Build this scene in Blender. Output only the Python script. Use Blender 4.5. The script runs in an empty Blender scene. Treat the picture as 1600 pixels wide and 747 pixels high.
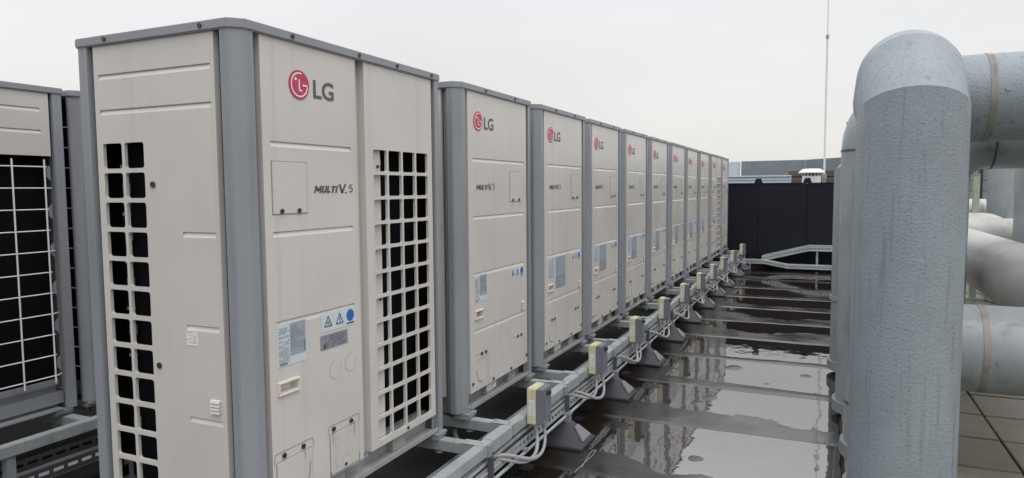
import bpy, bmesh, math, random
from mathutils import Vector, Matrix, noise
random.seed(7)
R = math.radians
sc = bpy.context.scene
C = sc.collection

# ------------------------------------------------------------------ camera, sky, sun, exposure
ZB = 0.37                      # unit base above the roof
cam_d = bpy.data.cameras.new('camera'); cam = bpy.data.objects.new('camera', cam_d); C.objects.link(cam)
cam_d.sensor_width = 36; cam_d.lens = 1082.6 / 1600 * 36; cam_d.clip_start = .05; cam_d.clip_end = 3000
yaw, pit, rol = R(24.347), R(-4.109), R(-.4426)
f_ = Vector((math.cos(pit)*math.cos(yaw), math.cos(pit)*math.sin(yaw), math.sin(pit)))
r_ = Vector((math.sin(yaw), -math.cos(yaw), 0)); u_ = r_.cross(f_)
r2 = math.cos(rol)*r_ + math.sin(rol)*u_; u2 = -math.sin(rol)*r_ + math.cos(rol)*u_
M = Matrix((r2, u2, -f_)).transposed().to_4x4(); M.translation = (-1.6234, -1.6584, 1.153 + ZB)
cam.matrix_world = M
sc.camera = cam
sc.view_settings.view_transform = 'Standard'; sc.view_settings.look = 'None'
sc.view_settings.exposure = .06; sc.view_settings.gamma = 1

SUN_EL, SUN_AZ = R(66), R(232)          # azimuth of the sun, counter-clockwise from +X
w = bpy.data.worlds.new('World'); sc.world = w; w.use_nodes = True
nt = w.node_tree; nt.nodes.clear(); N = nt.nodes.new; L = nt.links.new
out = N('ShaderNodeOutputWorld'); mixs = N('ShaderNodeMixShader'); mixs.inputs[0].default_value = .88
sky = N('ShaderNodeTexSky'); sky.sky_type = 'NISHITA'; sky.sun_disc = False
sky.sun_elevation = SUN_EL; sky.sun_rotation = math.pi/2 - SUN_AZ; sky.dust_density = 6; sky.air_density = 1.0
b1 = N('ShaderNodeBackground'); b1.inputs[1].default_value = .1; L(sky.outputs[0], b1.inputs[0])
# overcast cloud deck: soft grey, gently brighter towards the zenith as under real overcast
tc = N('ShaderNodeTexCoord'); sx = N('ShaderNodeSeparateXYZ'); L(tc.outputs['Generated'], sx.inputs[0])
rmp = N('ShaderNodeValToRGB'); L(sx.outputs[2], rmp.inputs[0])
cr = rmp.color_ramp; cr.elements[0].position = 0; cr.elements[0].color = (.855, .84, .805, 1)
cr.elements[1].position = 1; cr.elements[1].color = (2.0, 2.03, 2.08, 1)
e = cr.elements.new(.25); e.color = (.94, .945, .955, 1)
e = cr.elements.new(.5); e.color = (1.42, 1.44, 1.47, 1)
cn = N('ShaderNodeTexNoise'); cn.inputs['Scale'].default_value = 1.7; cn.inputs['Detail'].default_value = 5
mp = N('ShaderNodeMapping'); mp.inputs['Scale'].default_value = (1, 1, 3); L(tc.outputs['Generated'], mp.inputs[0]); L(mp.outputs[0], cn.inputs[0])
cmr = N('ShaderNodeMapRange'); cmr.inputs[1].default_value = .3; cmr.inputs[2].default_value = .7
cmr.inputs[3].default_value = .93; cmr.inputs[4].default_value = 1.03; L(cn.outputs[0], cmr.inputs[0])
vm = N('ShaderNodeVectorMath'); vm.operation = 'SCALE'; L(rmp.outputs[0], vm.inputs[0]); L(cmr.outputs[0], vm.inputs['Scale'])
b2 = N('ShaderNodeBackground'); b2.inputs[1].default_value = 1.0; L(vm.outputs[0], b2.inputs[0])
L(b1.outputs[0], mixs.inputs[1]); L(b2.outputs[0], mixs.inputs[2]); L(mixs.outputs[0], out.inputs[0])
sd = bpy.data.lights.new('sun', 'SUN'); sd.energy = 1.0; sd.angle = R(40); sd.color = (1, .97, .93)
so = bpy.data.objects.new('sun', sd); C.objects.link(so)
sdir = Vector((math.cos(SUN_EL)*math.cos(SUN_AZ), math.cos(SUN_EL)*math.sin(SUN_AZ), math.sin(SUN_EL)))
so.rotation_euler = sdir.to_track_quat('Z', 'Y').to_euler(); so.location = sdir*40

# ------------------------------------------------------------------ materials
def mat(name, col, rough=.5, metal=0, ior=1.5, vary=0, vscale=3, streak=0, sscale=(14, 14, .8), sdark=(.5, .48, .45),
        bump=0, bscale=60, bstretch=(1, 1, 1), rvar=0, speck=0, coat=0, world=False, bdist=.004):
    m = bpy.data.materials.new(name); m.use_nodes = True
    t = m.node_tree; n = t.nodes.new; l = t.links.new
    p = t.nodes['Principled BSDF']
    p.inputs['Roughness'].default_value = rough; p.inputs['Metallic'].default_value = metal; p.inputs['IOR'].default_value = ior
    p.inputs['Coat Weight'].default_value = coat; p.inputs['Coat Roughness'].default_value = .08
    p.inputs['Base Color'].default_value = (*col, 1)
    if not (vary or streak or bump or rvar or speck): return m
    tcn = n('ShaderNodeTexCoord')
    src = tcn.outputs['Object']
    oi = n('ShaderNodeObjectInfo'); ml = n('ShaderNodeMath'); ml.operation = 'MULTIPLY'; ml.inputs[1].default_value = 53.7; l(oi.outputs['Random'], ml.inputs[0])
    ad = n('ShaderNodeVectorMath'); ad.operation = 'ADD'; l(src, ad.inputs[0]); l(ml.outputs[0], ad.inputs[1])
    vec = ad.outputs[0]
    cur = None
    def ns(scale, detail=4, sv=(1, 1, 1), dist=0):
        mpn = n('ShaderNodeMapping'); mpn.inputs['Scale'].default_value = sv; l(vec, mpn.inputs[0])
        x = n('ShaderNodeTexNoise'); x.inputs['Scale'].default_value = scale; x.inputs['Detail'].default_value = detail
        x.inputs['Distortion'].default_value = dist; l(mpn.outputs[0], x.inputs[0]); return x.outputs[0]
    def mr(s, a, b, c, d):
        x = n('ShaderNodeMapRange'); x.interpolation_type = 'SMOOTHERSTEP'; l(s, x.inputs[0])
        for i, v in enumerate((a, b, c, d)): x.inputs[i+1].default_value = v
        return x.outputs[0]
    def mulcol(cin, fac, dark):
        x = n('ShaderNodeMix'); x.data_type = 'RGBA'; x.blend_type = 'MULTIPLY'; l(fac, x.inputs[0])
        if cin is None: x.inputs[6].default_value = (*col, 1)
        else: l(cin, x.inputs[6])
        x.inputs[7].default_value = (*dark, 1); return x.outputs[2]
    if vary: cur = mulcol(cur, mr(ns(vscale, 5), .25, .8, 0, vary), (.6, .6, .6))
    if streak: cur = mulcol(cur, mr(ns(1, 6, sscale, .3), .5, .78, 0, streak), sdark)
    if speck: cur = mulcol(cur, mr(ns(140, 2), .62, .7, 0, speck), (.4, .37, .34))
    if cur is not None: l(cur, p.inputs['Base Color'])
    if rvar: l(mr(ns(2.7, 4), .25, .8, max(.02, rough-rvar), rough+rvar), p.inputs['Roughness'])
    if bump:
        bn = n('ShaderNodeBump'); bn.inputs['Strength'].default_value = bump; bn.inputs['Distance'].default_value = bdist
        l(ns(bscale, 5, bstretch, .4), bn.inputs['Height']); l(bn.outputs[0], p.inputs['Normal'])
    return m
BEIGE = mat('beige_paint', (.565, .538, .506), .27, vary=.2, vscale=2.2, streak=.3, sscale=(24, 24, .5), sdark=(.74, .71, .67), rvar=.06, speck=.12)
GREYP = mat('grey_paint', (.25, .263, .283), .31, vary=.2, vscale=3, streak=.35, sscale=(20, 20, .9), rvar=.08, speck=.2)
LIDP = mat('lid_paint', (.245, .25, .275), .4, vary=.2, vscale=3)
BASEP = mat('base_paint', (.33, .33, .335), .4, vary=.3, vscale=6, streak=.3, sscale=(20, 20, 3), speck=.2)
DARK = mat('dark_coil', (.004, .004, .006), .8, ior=1.2, bump=.4, bscale=1, bstretch=(2, 2, 260), bdist=.002)
BLACK = mat('black_plastic', (.02, .02, .022), .5)
SCREW = mat('screw_steel', (.07, .06, .055), .5, metal=.6)
RED = mat('emblem_red', (.47, .035, .085), .4)
WHITE = mat('white_print', (.75, .75, .74), .5)
PRINT = mat('faded_print', (.20, .215, .23), .5)
INK = mat('dark_grey_ink', (.09, .09, .095), .5)
PAPER = mat('label_paper', (.52, .58, .62), .35)
PAPERG = mat('label_grey', (.30, .34, .40), .35, vary=.2, vscale=20)
PLATE = mat('plate_grey', (.23, .24, .27), .35)
BLUE = mat('label_blue', (.015, .13, .42), .4)
CREAM = mat('cream_plastic', (.60, .565, .39), .45, vary=.3, vscale=14, streak=.4, sscale=(60, 60, 4))
HANDLE = mat('handle_plastic', (.66, .60, .52), .5)
COVER = mat('isolator_grey', (.16, .17, .20), .42, vary=.25, vscale=10)
GALV = mat('galvanised_steel', (.43, .465, .475), .42, metal=.35, vary=.35, vscale=9, streak=.35, sscale=(30, 30, 3), rvar=.1, speck=.2)
GALVD = mat('dull_galvanised', (.30, .32, .34), .5, metal=.3, vary=.4, vscale=12, speck=.2)
CABLE = mat('grey_cable', (.31, .31, .32), .45, vary=.3, vscale=8)
TRAYD = mat('dark_steel', (.10, .10, .105), .45, metal=.4, vary=.4, vscale=9)
CABLED = mat('dark_cable', (.12, .115, .12), .45, vary=.3, vscale=8)
RUBBER = mat('black_rubber', (.05, .05, .06), .4, vary=.3, vscale=9, rvar=.1)
RUBBERL = mat('grey_rubber', (.19, .19, .21), .42, vary=.3, vscale=9)
PIPE = mat('pipe_cladding', (.245, .285, .312), .55, vary=.28, vscale=5, streak=.6, sscale=(34, 34, 1.8), sdark=(.52, .54, .56), bump=.5, bscale=62, bstretch=(1, 1, 1.4), bdist=.006, rvar=.1, speck=.8)
PIPEH = mat('smooth_pipe_cladding', (.28, .31, .325), .42, vary=.5, vscale=4, streak=.8, sscale=(14, 9, 1.6), sdark=(.5, .5, .5), bump=.25, bscale=16, bdist=.008, rvar=.12, speck=.2)
PIPEW = mat('pale_pipe_cladding', (.45, .445, .43), .42, vary=.5, vscale=3, streak=.8, sscale=(5, 9, 3), sdark=(.6, .57, .52), bump=.12, bscale=14, bdist=.006)
CREASE = mat('pressed_crease', (.24, .225, .205), .5)
KNOCKM = mat('knockout_edge', (.42, .40, .37), .45)
RUST = mat('rust_streak', (.30, .235, .16), .6, vary=.8, vscale=40)
STAIN = mat('brown_stain', (.27, .255, .225), .55, vary=.9, vscale=9, streak=.8, sscale=(20, 20, 5), speck=.6)
SEAM = mat('dark_seam', (.06, .062, .065), .5, vary=.4, vscale=12)
NAVY = mat('navy_panel', (.0125, .0140, .0215), .6, ior=1.25, vary=.3, vscale=1.5, rvar=.1)
PARA = mat('parapet_metal', (.20, .235, .255), .5, vary=.3, vscale=1.2, streak=.3, sscale=(3, 3, .6))
PALE = mat('pale_metal', (.52, .58, .63), .45, vary=.2, vscale=2)
BROWN = mat('brown_timber', (.11, .085, .065), .7, vary=.5, vscale=8, streak=.5, sscale=(3, 3, 30))
WPAINT = mat('white_metal', (.72, .73, .73), .4, vary=.2, vscale=6)
MEMB = mat('wet_bitumen', (.015, .0110, .0088), .25, ior=1.78, vary=.7, vscale=3.2, rvar=.1, bump=.35, bscale=55, bdist=.002, speck=.6)
DRY = mat('dry_bitumen', (.014, .0135, .013), .75, vary=.5, vscale=2.5, bump=.3, bscale=45, bdist=.002)
PAVER = mat('concrete_paver', (.185, .165, .125), .42, vary=.4, vscale=5, speck=.5, bump=.25, bscale=50, bdist=.003, rvar=.12)
BED = mat('dark_bed', (.026, .030, .014), .9, vary=.5, vscale=8)
GREEN = mat('mossy_post', (.34, .38, .29), .6, vary=.4, vscale=7)
FARG = mat('far_ground', (.12, .13, .11), .9, vary=.5, vscale=.05)
WATER = bpy.data.materials.new('rain_water'); WATER.use_nodes = True
p = WATER.node_tree.nodes['Principled BSDF']; p.inputs['Base Color'].default_value = (.016, .010, .007, 1); p.inputs['Roughness'].default_value = .03; p.inputs['IOR'].default_value = 3.9
t = WATER.node_tree; a = t.nodes.new('ShaderNodeTexCoord'); b = t.nodes.new('ShaderNodeTexNoise'); b.inputs['Scale'].default_value = 4; b.inputs['Detail'].default_value = 3
c = t.nodes.new('ShaderNodeBump'); c.inputs['Strength'].default_value = .09; c.inputs['Distance'].default_value = .02
t.links.new(a.outputs['Object'], b.inputs[0]); t.links.new(b.outputs[0], c.inputs['Height']); t.links.new(c.outputs[0], p.inputs['Normal'])

# ------------------------------------------------------------------ mesh helpers
class MB:
    def __init__(s): s.v = []; s.f = []
    def add(s, v, f):
        o = len(s.v); s.v += [tuple(a) for a in v]; s.f += [tuple(i+o for i in q) for q in f]; return s
    def box(s, x0, x1, y0, y1, z0, z1):
        return s.add([(x0,y0,z0),(x1,y0,z0),(x1,y1,z0),(x0,y1,z0),(x0,y0,z1),(x1,y0,z1),(x1,y1,z1),(x0,y1,z1)],
                     [(0,3,2,1),(4,5,6,7),(0,1,5,4),(1,2,6,5),(2,3,7,6),(3,0,4,7)])
    def prism(s, poly, a, b, fn=lambda u, v, w: (u, v, w)):
        n = len(poly)
        return s.add([fn(u, v, a) for u, v in poly] + [fn(u, v, b) for u, v in poly],
                     [tuple(range(n-1, -1, -1)), tuple(range(n, 2*n))] + [(i, (i+1) % n, n+(i+1) % n, n+i) for i in range(n)])
    def tube(s, pts, r, n=8, caps=True, up=None):
        pts = [Vector(p) for p in pts]; k = len(pts); base = len(s.v)
        rs = r if isinstance(r, (list, tuple)) else [r]*k
        d0 = (pts[1]-pts[0]).normalized()
        ref = Vector((0, 0, 1)) if abs(d0.z) < .9 else Vector((1, 0, 0))
        side = d0.cross(ref).normalized(); ring = None
        for i in range(k):
            d1 = (pts[i]-pts[i-1]).normalized() if i else d0
            d2 = (pts[i+1]-pts[i]).normalized() if i < k-1 else d1
            if i == 0:
                upv = side.cross(d0)
                ring = [pts[0] + rs[0]*(math.cos(2*math.pi*j/n)*side + math.sin(2*math.pi*j/n)*upv) for j in range(n)]
            else:
                nm = (d1+d2).normalized(); sc_ = rs[i]/rs[i-1]
                new = []
                for q in ring:
                    rel = q-pts[i-1]; rel = rel - d1*rel.dot(d1)
                    rel = rel.normalized()*rs[i]
                    st = pts[i] + rel
                    den = d1.dot(nm); tt = (pts[i]-st).dot(nm)/den
                    new.append(st + d1*tt)
                ring = new
                if i < k-1:   # straighten for the next leg: keep the mitre ring, measured relative to the next direction
                    pass
            s.v += [tuple(q) for q in ring]
            if i:
                a = base+(i-1)*n; b_ = base+i*n
                s.f += [(a+j, a+(j+1) % n, b_+(j+1) % n, b_+j) for j in range(n)]
        if caps:
            s.f.append(tuple(base+j for j in range(n-1, -1, -1))); s.f.append(tuple(base+(k-1)*n+j for j in range(n)))
        return s
    def cyl(s, p, q, r, n=12): return s.tube([p, q], r, n)
    def mesh(s, name, m=None, smooth=None, bevel=0):
        me = bpy.data.meshes.new(name); me.from_pydata(s.v, [], s.f)
        bm = bmesh.new(); bm.from_mesh(me); bmesh.ops.recalc_face_normals(bm, faces=bm.faces)
        if bevel: bmesh.ops.bevel(bm, geom=[e for e in bm.edges if len(e.link_faces) == 2 and e.calc_face_angle(0) > .5], offset=bevel, segments=2, affect='EDGES', clamp_overlap=True)
        bm.to_mesh(me); bm.free()
        if smooth:
            for pl in me.polygons: pl.use_smooth = True
            me.set_sharp_from_angle(angle=R(smooth))
        if m: me.materials.append(m)
        return me
    def build(s, name, m, parent=None, smooth=None, bevel=0, loc=None):
        return obj(name, s.mesh(name, m, smooth, bevel), parent, loc)
def obj(name, me, parent=None, loc=None):
    o = bpy.data.objects.new(name, me); C.objects.link(o)
    if parent: o.parent = parent
    if loc: o.location = loc
    return o
def tag(o, label=None, cat=None, group=None, kind=None):
    if label: o['label'] = label
    if cat: o['category'] = cat
    if group: o['group'] = group
    if kind: o['kind'] = kind
    return o
def empty(name, loc, label, cat, group=None, rz=0):
    o = bpy.data.objects.new(name, None); C.objects.link(o); o.location = loc; o.rotation_euler.z = rz; o.empty_display_size = .1
    return tag(o, label, cat, group)
def copy_tree(o, parent=None):
    c = o.copy(); C.objects.link(c)
    if parent: c.parent = parent
    for ch in list(o.children): copy_tree(ch, c)
    return c
def struct(o): o['kind'] = 'structure'; return o

def grid_plate(mb, u0, u1, z0, z1, t, cuts, fn):
    """pressed sheet panel; fn maps (u, depth inward, z) to local space. cuts: groove / hole / recess"""
    us = {u0, u1}; zs = {z0, z1}; rects = []
    for c in cuts:
        k = c[0]
        if k == 'groove': ua, ub, zc = c[1:4]; za, zb = zc-.013, zc+.006
        else: ua, ub, za, zb = c[1:5]
        rects.append((ua, ub, za, zb, c)); us |= {ua, ub}; zs |= {za, zb}
    us = sorted(us); zs = sorted(zs); P = {}
    def vid(u, d, z):
        key = (round(u, 5), round(d, 5), round(z, 5))
        if key not in P: P[key] = len(mb.v); mb.v.append(fn(u, d, z))
        return P[key]
    for i in range(len(us)-1):
        for j in range(len(zs)-1):
            um = (us[i]+us[i+1])/2; zm = (zs[j]+zs[j+1])/2
            if any(a < um < b and c_ < zm < d_ for a, b, c_, d_, _ in rects): continue
            mb.f.append((vid(us[i],0,zs[j]), vid(us[i+1],0,zs[j]), vid(us[i+1],0,zs[j+1]), vid(us[i],0,zs[j+1])))
    for (a, b, c, d) in ((u0,z0,u1,z0),(u1,z0,u1,z1),(u1,z1,u0,z1),(u0,z1,u0,z0)):
        mb.f.append((vid(a,0,b), vid(c,0,d), vid(c,t,d), vid(a,t,b)))
    for ua, ub, za, zb, c in rects:
        if c[0] == 'groove':
            zd = zb-.003; dp = .006
            mb.f += [(vid(ua,0,zb), vid(ub,0,zb), vid(ub,dp,zd), vid(ua,dp,zd)), (vid(ua,dp,zd), vid(ub,dp,zd), vid(ub,0,za), vid(ua,0,za)),
                     (vid(ua,0,zb), vid(ua,dp,zd), vid(ua,0,za)), (vid(ub,0,zb), vid(ub,dp,zd), vid(ub,0,za))]
        elif c[0] == 'recess':
            dp = c[5]; i_ = .006
            A = [vid(ua,0,za), vid(ub,0,za), vid(ub,0,zb), vid(ua,0,zb)]; B = [vid(ua+i_,dp,za+i_), vid(ub-i_,dp,za+i_), vid(ub-i_,dp,zb-i_), vid(ua+i_,dp,zb-i_)]
            mb.f += [(A[q], A[(q+1) % 4], B[(q+1) % 4], B[q]) for q in range(4)] + [tuple(B)]
        else:
            r = c[5]; dp = c[6]; ring = []
            for (cu, cz, a0) in ((ub-r, zb-r, 0), (ua+r, zb-r, 90), (ua+r, za+r, 180), (ub-r, za+r, 270)):
                corner = {0: (ub, zb), 90: (ua, zb), 180: (ua, za), 270: (ub, za)}[a0]
                pts = [(cu+r*math.cos(R(a0+q*30)), cz+r*math.sin(R(a0+q*30))) for q in range(4)]
                for q in range(3): mb.f.append((vid(corner[0],0,corner[1]), vid(pts[q][0],0,pts[q][1]), vid(pts[q+1][0],0,pts[q+1][1])))
                ring += pts
            n = len(ring)
            e_ = .003   # softened lip
            cu_, cz_ = (ua+ub)/2, (za+zb)/2
            mb.f += [(vid(*[ring[q][0],0,ring[q][1]]), vid(ring[(q+1)%n][0],0,ring[(q+1)%n][1]), vid(ring[(q+1)%n][0],dp,ring[(q+1)%n][1]), vid(ring[q][0],dp,ring[q][1])) for q in range(n)]
    return mb

def text_mesh(body, width, height, m, shear=0, offset=0, spacing=1):
    cu = bpy.data.curves.new('lettering', 'FONT'); cu.body = body; cu.size = 1; cu.shear = shear; cu.offset = offset; cu.space_character = spacing; cu.resolution_u = 4
    o = bpy.data.objects.new('tmp', cu); C.objects.link(o)
    bpy.context.view_layer.update()
    me = bpy.data.meshes.new_from_object(o); C.objects.unlink(o); bpy.data.objects.remove(o)
    xs = [v.co.x for v in me.vertices]; ys = [v.co.y for v in me.vertices]
    for v in me.vertices:
        v.co = ((v.co.x-min(xs))/(max(xs)-min(xs))*width, 0, (v.co.y-min(ys))/(max(ys)-min(ys))*height)
    me.materials.clear(); me.materials.append(m); return me
def flat(mb, x0, x1, z0, z1, y): return mb.add([(x0,y,z0),(x1,y,z0),(x1,y,z1),(x0,y,z1)], [(0,1,2,3)])
def stroke(mb, pts, w_, y):
    for i in range(len(pts)-1):
        a = Vector(pts[i]); b = Vector(pts[i+1]); d = (b-a).normalized(); nn = Vector((-d.y, d.x))*w_/2; a = a-d*w_*.1; b = b+d*w_*.1
        mb.add([(a.x+nn.x,y,a.y+nn.y),(b.x+nn.x,y,b.y+nn.y),(b.x-nn.x,y,b.y-nn.y),(a.x-nn.x,y,a.y-nn.y)], [(0,1,2,3)])
def disc(mb, x, z, r, y0, y1, n=40): mb.tube([(x, y1, z), (x, y0, z)], r, n)
def print_lines(x0, x1, z0, z1, y, n, seed, hgt=.45):
    rnd = random.Random(seed); mb = MB(); st = (z1-z0)/n
    for i in range(n):
        x = x0; z = z1-(i+.5)*st
        while x < x1-.004:
            L_ = min(rnd.uniform(.006, .022), x1-x)
            if rnd.random() < .8: flat(mb, x, x+L_, z-st*hgt/2, z+st*hgt/2, y)
            x += L_+.003
    return mb

# ------------------------------------------------------------------ shared small meshes
_s = MB(); _s.cyl((0,0,0), (0,-.005,0), .0072, 8); SCREW_ME = _s.mesh('screw', SCREW)
_s = MB()
for q in range(28):
    a0, a1 = q/28*2*math.pi, (q+1)/28*2*math.pi
    if 2 <= q < 6: continue
    r0, r1 = .0325, .0345
    _s.add([(r0*math.cos(a0),-.0008,r0*math.sin(a0)),(r1*math.cos(a0),-.0012,r1*math.sin(a0)),(r1*math.cos(a1),-.0012,r1*math.sin(a1)),(r0*math.cos(a1),-.0008,r0*math.sin(a1))], [(0,1,2,3)])
KNOCK_ME = _s.mesh('knockout', KNOCKM)
LG_ME = text_mesh('LG', .113, .066, INK, offset=.022)
def stroke_text(glyphs, width, height, wd, shear, m):
    mb = MB(); xo = 0; sy = 0
    for strokes, adv in glyphs:
        for st_ in strokes: stroke(mb, [(x+xo, z) for x, z in st_], wd, -.0001*sy); sy += 1
        xo += adv
    v = [(x+shear*z, y, z) for x, y, z in mb.v]; xa = min(q[0] for q in v); xb = max(q[0] for q in v); za = min(q[2] for q in v); zb = max(q[2] for q in v)
    mb.v = [((x-xa)/(xb-xa)*width, y, (z-za)/(zb-za)*height) for x, y, z in v]
    return mb.mesh('lettering', m)
MULTI_ME = stroke_text([([[(0,0),(0,1)],[(.02,.97),(.42,.3),(.80,.97)],[(.82,0),(.82,1)]], 1.17), ([[(0,1),(0,.12)],[(-.05,.13),(.55,.13)],[(.5,.12),(.5,1)]], .86), ([[(0,1),(0,.0)],[(0,.13),(.45,.13)]], .62),
    ([[(-.05,.87),(.6,.87)],[(.28,.87),(.28,0)]], .88), ([[(0,0),(0,1)]], .3)], .135, .027, .27, .25, INK)
V_ME = stroke_text([([[(0,1),(.33,.05),(.66,1)]], .75), ([[(0,.0),(0,.12)]], .2)], .046, .037, .2, .08, INK)
FIVE_ME = stroke_text([([[(.55,.94),(.1,.94)],[(.08,1),(.04,.52)],[(.04,.55),(.3,.62),(.5,.5),(.54,.32),(.45,.12),(.25,.05),(.0,.1)]], .7)], .022, .030, .13, 0, INK)

def emblem(parent, cx, cz, y):
    mb = MB(); disc(mb, 0, 0, .0505, -.002, .0005, 48)
    b_ = mb.build('badge', RED, parent, loc=(cx, y, cz))
    wm = MB(); rr = .040; yy = -.0028
    stroke(wm, [(rr*math.cos(R(a)), rr*math.sin(R(a))) for a in range(75, 361, 9)], .0052, yy)
    stroke(wm, [(rr, 0), (.016, 0)], .0052, yy)
    stroke(wm, [(-.001, .018), (-.001, -.019), (.013, -.019)], .0052, yy)
    wm.tube([(-.018, -.0018, .018), (-.018, yy, .018)], .0052, 12)
    wm.build('emblem_mark', WHITE, b_)
def hatch(parent, x0, x1, z0, z1, y, name='access_hatch'):
    g = MB(); g.box(x0-.0028, x1+.0028, y-.0008, y+.001, z0-.0028, z1+.0028); g.build('hatch_gap', CREASE, parent)
    mb = MB(); mb.box(x0, x1, y-.0030, y, z0, z1); return mb.build(name, BEIGE, parent, bevel=.0012)
def screw(parent, x, z, y, s=1):
    o = obj('screw', SCREW_ME, parent, (x, y, z)); o.scale = (s, 1, s); return o
def sticker(parent, name, x0, x1, z0, z1, y, m): 
    mb = MB(); mb.box(x0, x1, y-.0012, y+.0005, z0, z1); return mb.build(name, m, parent)
def warning_label(parent, x0, x1, z0, z1, y):
    st = sticker(parent, 'warning_label', x0, x1, z0, z1, y, PAPER)
    mb = MB(); h = z1-z0; yy = y-.0018
    for k in (0, 1):
        cx = x0+(x1-x0)*(.18+.33*k); s_ = h*.30; zc = z0+h*.50
        stroke(mb, [(cx-s_, zc-s_*.8), (cx+s_, zc-s_*.8), (cx, zc+s_*1.05), (cx-s_, zc-s_*.8)], .0045, yy)
        if k == 0:
            for q in (-.3, 0, .3): stroke(mb, [(cx+q*s_, zc-s_*.5), (cx+q*s_*.7, zc+s_*.15)], .003, yy)
        else: stroke(mb, [(cx+.15*s_, zc+.45*s_), (cx-.12*s_, zc-.05*s_), (cx+.14*s_, zc-.08*s_), (cx-.02*s_, zc-.55*s_)], .004, yy)
    mb.build('warning_print', INK, st)
    bd = MB(); disc(bd, x0+(x1-x0)*.83, z0+h*.56, h*.34, -.0020+y, y-.001, 24); bl = bd.build('blue_disc', BLUE, st)
    pm = MB(); cx, zc = x0+(x1-x0)*.83, z0+h*.56
    stroke(pm, [(cx-.006, zc+.013), (cx+.002, zc), (cx-.003, zc-.014)], .003, y-.0026); stroke(pm, [(cx+.003, zc+.010), (cx+.008, zc-.006)], .003, y-.0026)
    flat(pm, cx-h*.34, cx+h*.34, z0+h*.08, z0+h*.17, y-.0018)
    pm.build('disc_print', INK, st)
def rating_label(parent, x0, x1, z0, z1, y, seed, wide=True):
    st = sticker(parent, 'rating_label', x0, x1, z0, z1, y, PAPER); xm = x0+(x1-x0)*(.42 if wide else .9)
    if wide:
        b = MB(); b.box(xm, x1-.004, y-.0017, y-.0011, z0+.03, z1-.002); b.build('label_column', PAPERG, st)
    pr = print_lines(x0+.006, xm-.004, z0+.01, z1-.012, y-.0022, 26, seed, .38)
    if wide:
        pr2 = print_lines(xm+.006, x1-.01, z0+.05, z1-.01, y-.0024, 16, seed+1, .3); pr.add(pr2.v, pr2.f)
        flat(pr, x1-.013, x1-.006, z0+.035, z0+.075, y-.0024); flat(pr, x0+.01, x0+.045, z0+.004, z0+.012, y-.0024)
    pr.build('label_print', PRINT, st)

def posts_and_lid(root, W, D, H):
    c = .043
    def post(poly, name='corner_post'): 
        mb = MB(); mb.prism(poly, .0, H-.026); return mb.build(name, GREYP, root, bevel=.003)
    post([(.006,.078),(.006,c),(c,.006),(.078,.006),(.078,.034),(.110,.034),(.110,.040),(.040,.040),(.040,.110),(.034,.110),(.034,.078)])
    post([(W-.050,.006),(W-.012,.006),(W-.006,.012),(W-.006,.1),(W-.03,.1),(W-.03,.040),(W-.072,.040),(W-.072,.034),(W-.050,.034)])
    post([(.006,D-.060),(.006,D-.012),(.012,D-.006),(.06,D-.006),(.06,D-.03),(.040,D-.03),(.040,D-.085),(.034,D-.085),(.034,D-.060)])
    post([(W-.006,D-.058),(W-.006,D-.04),(W-.04,D-.006),(W-.072,D-.006),(W-.072,D-.03),(W-.03,D-.03),(W-.03,D-.058)])
    lp = [(0,c-.002),(c-.002,0),(W-.006,0),(W,.006),(W,D-.03),(W-.03,D),(.006,D),(0,D-.006)]
    mb = MB(); mb.prism(lp, H-.032, H); lid = mb.build('top_cover', LIDP, root, bevel=.004, smooth=40)
    for x in ([.25, .62, .88, 1.16] if W > 1 else [.30, .68]): screw(lid, x, H-.015, .0005, 1.1)
    for y_ in (.15, .60):
        o = screw(lid, 0, H-.015, y_, 1.1); o.location.x = .0005; o.rotation_euler.z = -math.pi/2
    # dark fan openings on top: low cowls
    for k in range(2 if W > 1 else 1):
        cx = W*(.27+.46*k) if W > 1 else W/2
        m2 = MB(); m2.tube([(cx, D/2, H-.002), (cx, D/2, H+.006)], .27, 32); m2.build('fan_guard', BLACK, lid)

def base(root, W, D):
    mb = MB()
    mb.box(.10, W-.068, .004, .075, .004, .012); mb.box(.10, W-.068, .0, .0045, .004, .026); mb.box(.10, W-.068, .07, .076, .0, .10)
    for x in (.12+.22*(W/.93), W*.68): mb.box(x, x+.10, .035, .071, .0125, .085)
    mb.build('base_rail', BASEP, root, bevel=.0015)
    b2 = MB(); b2.box(.05, W-.05, .10, D-.05, .03, .09); b2.build('base_pan', GREYP, root)
    b3 = MB(); b3.box(.08, W-.08, D-.075, D-.004, .004, .012); b3.box(.08, W-.08, D-.075, D-.07, .012, .16); b3.box(.08, W-.08, D-.05, D-.044, .135, .165); b3.build('rear_base_rail', GREYP, root)
    for x in (.075, W-.06):
        for y in (.01, D-.08):
            f = MB(); f.box(x-.045, x+.045, y-.028, y+.07, -.012, -.0005); f.box(x-.05, x+.05, y-.02, y+.06, -.028, -.0125)
            f.cyl((x, y-.012, -.10), (x, y-.012, .012), .006, 8); f.cyl((x, y-.012, -.098), (x, y-.012, -.088), .022, 10); f.cyl((x, y-.012, -.0005), (x, y-.012, .006), .012, 6)
            f.build('mounting_foot', GALVD, root, bevel=.001)

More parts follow.
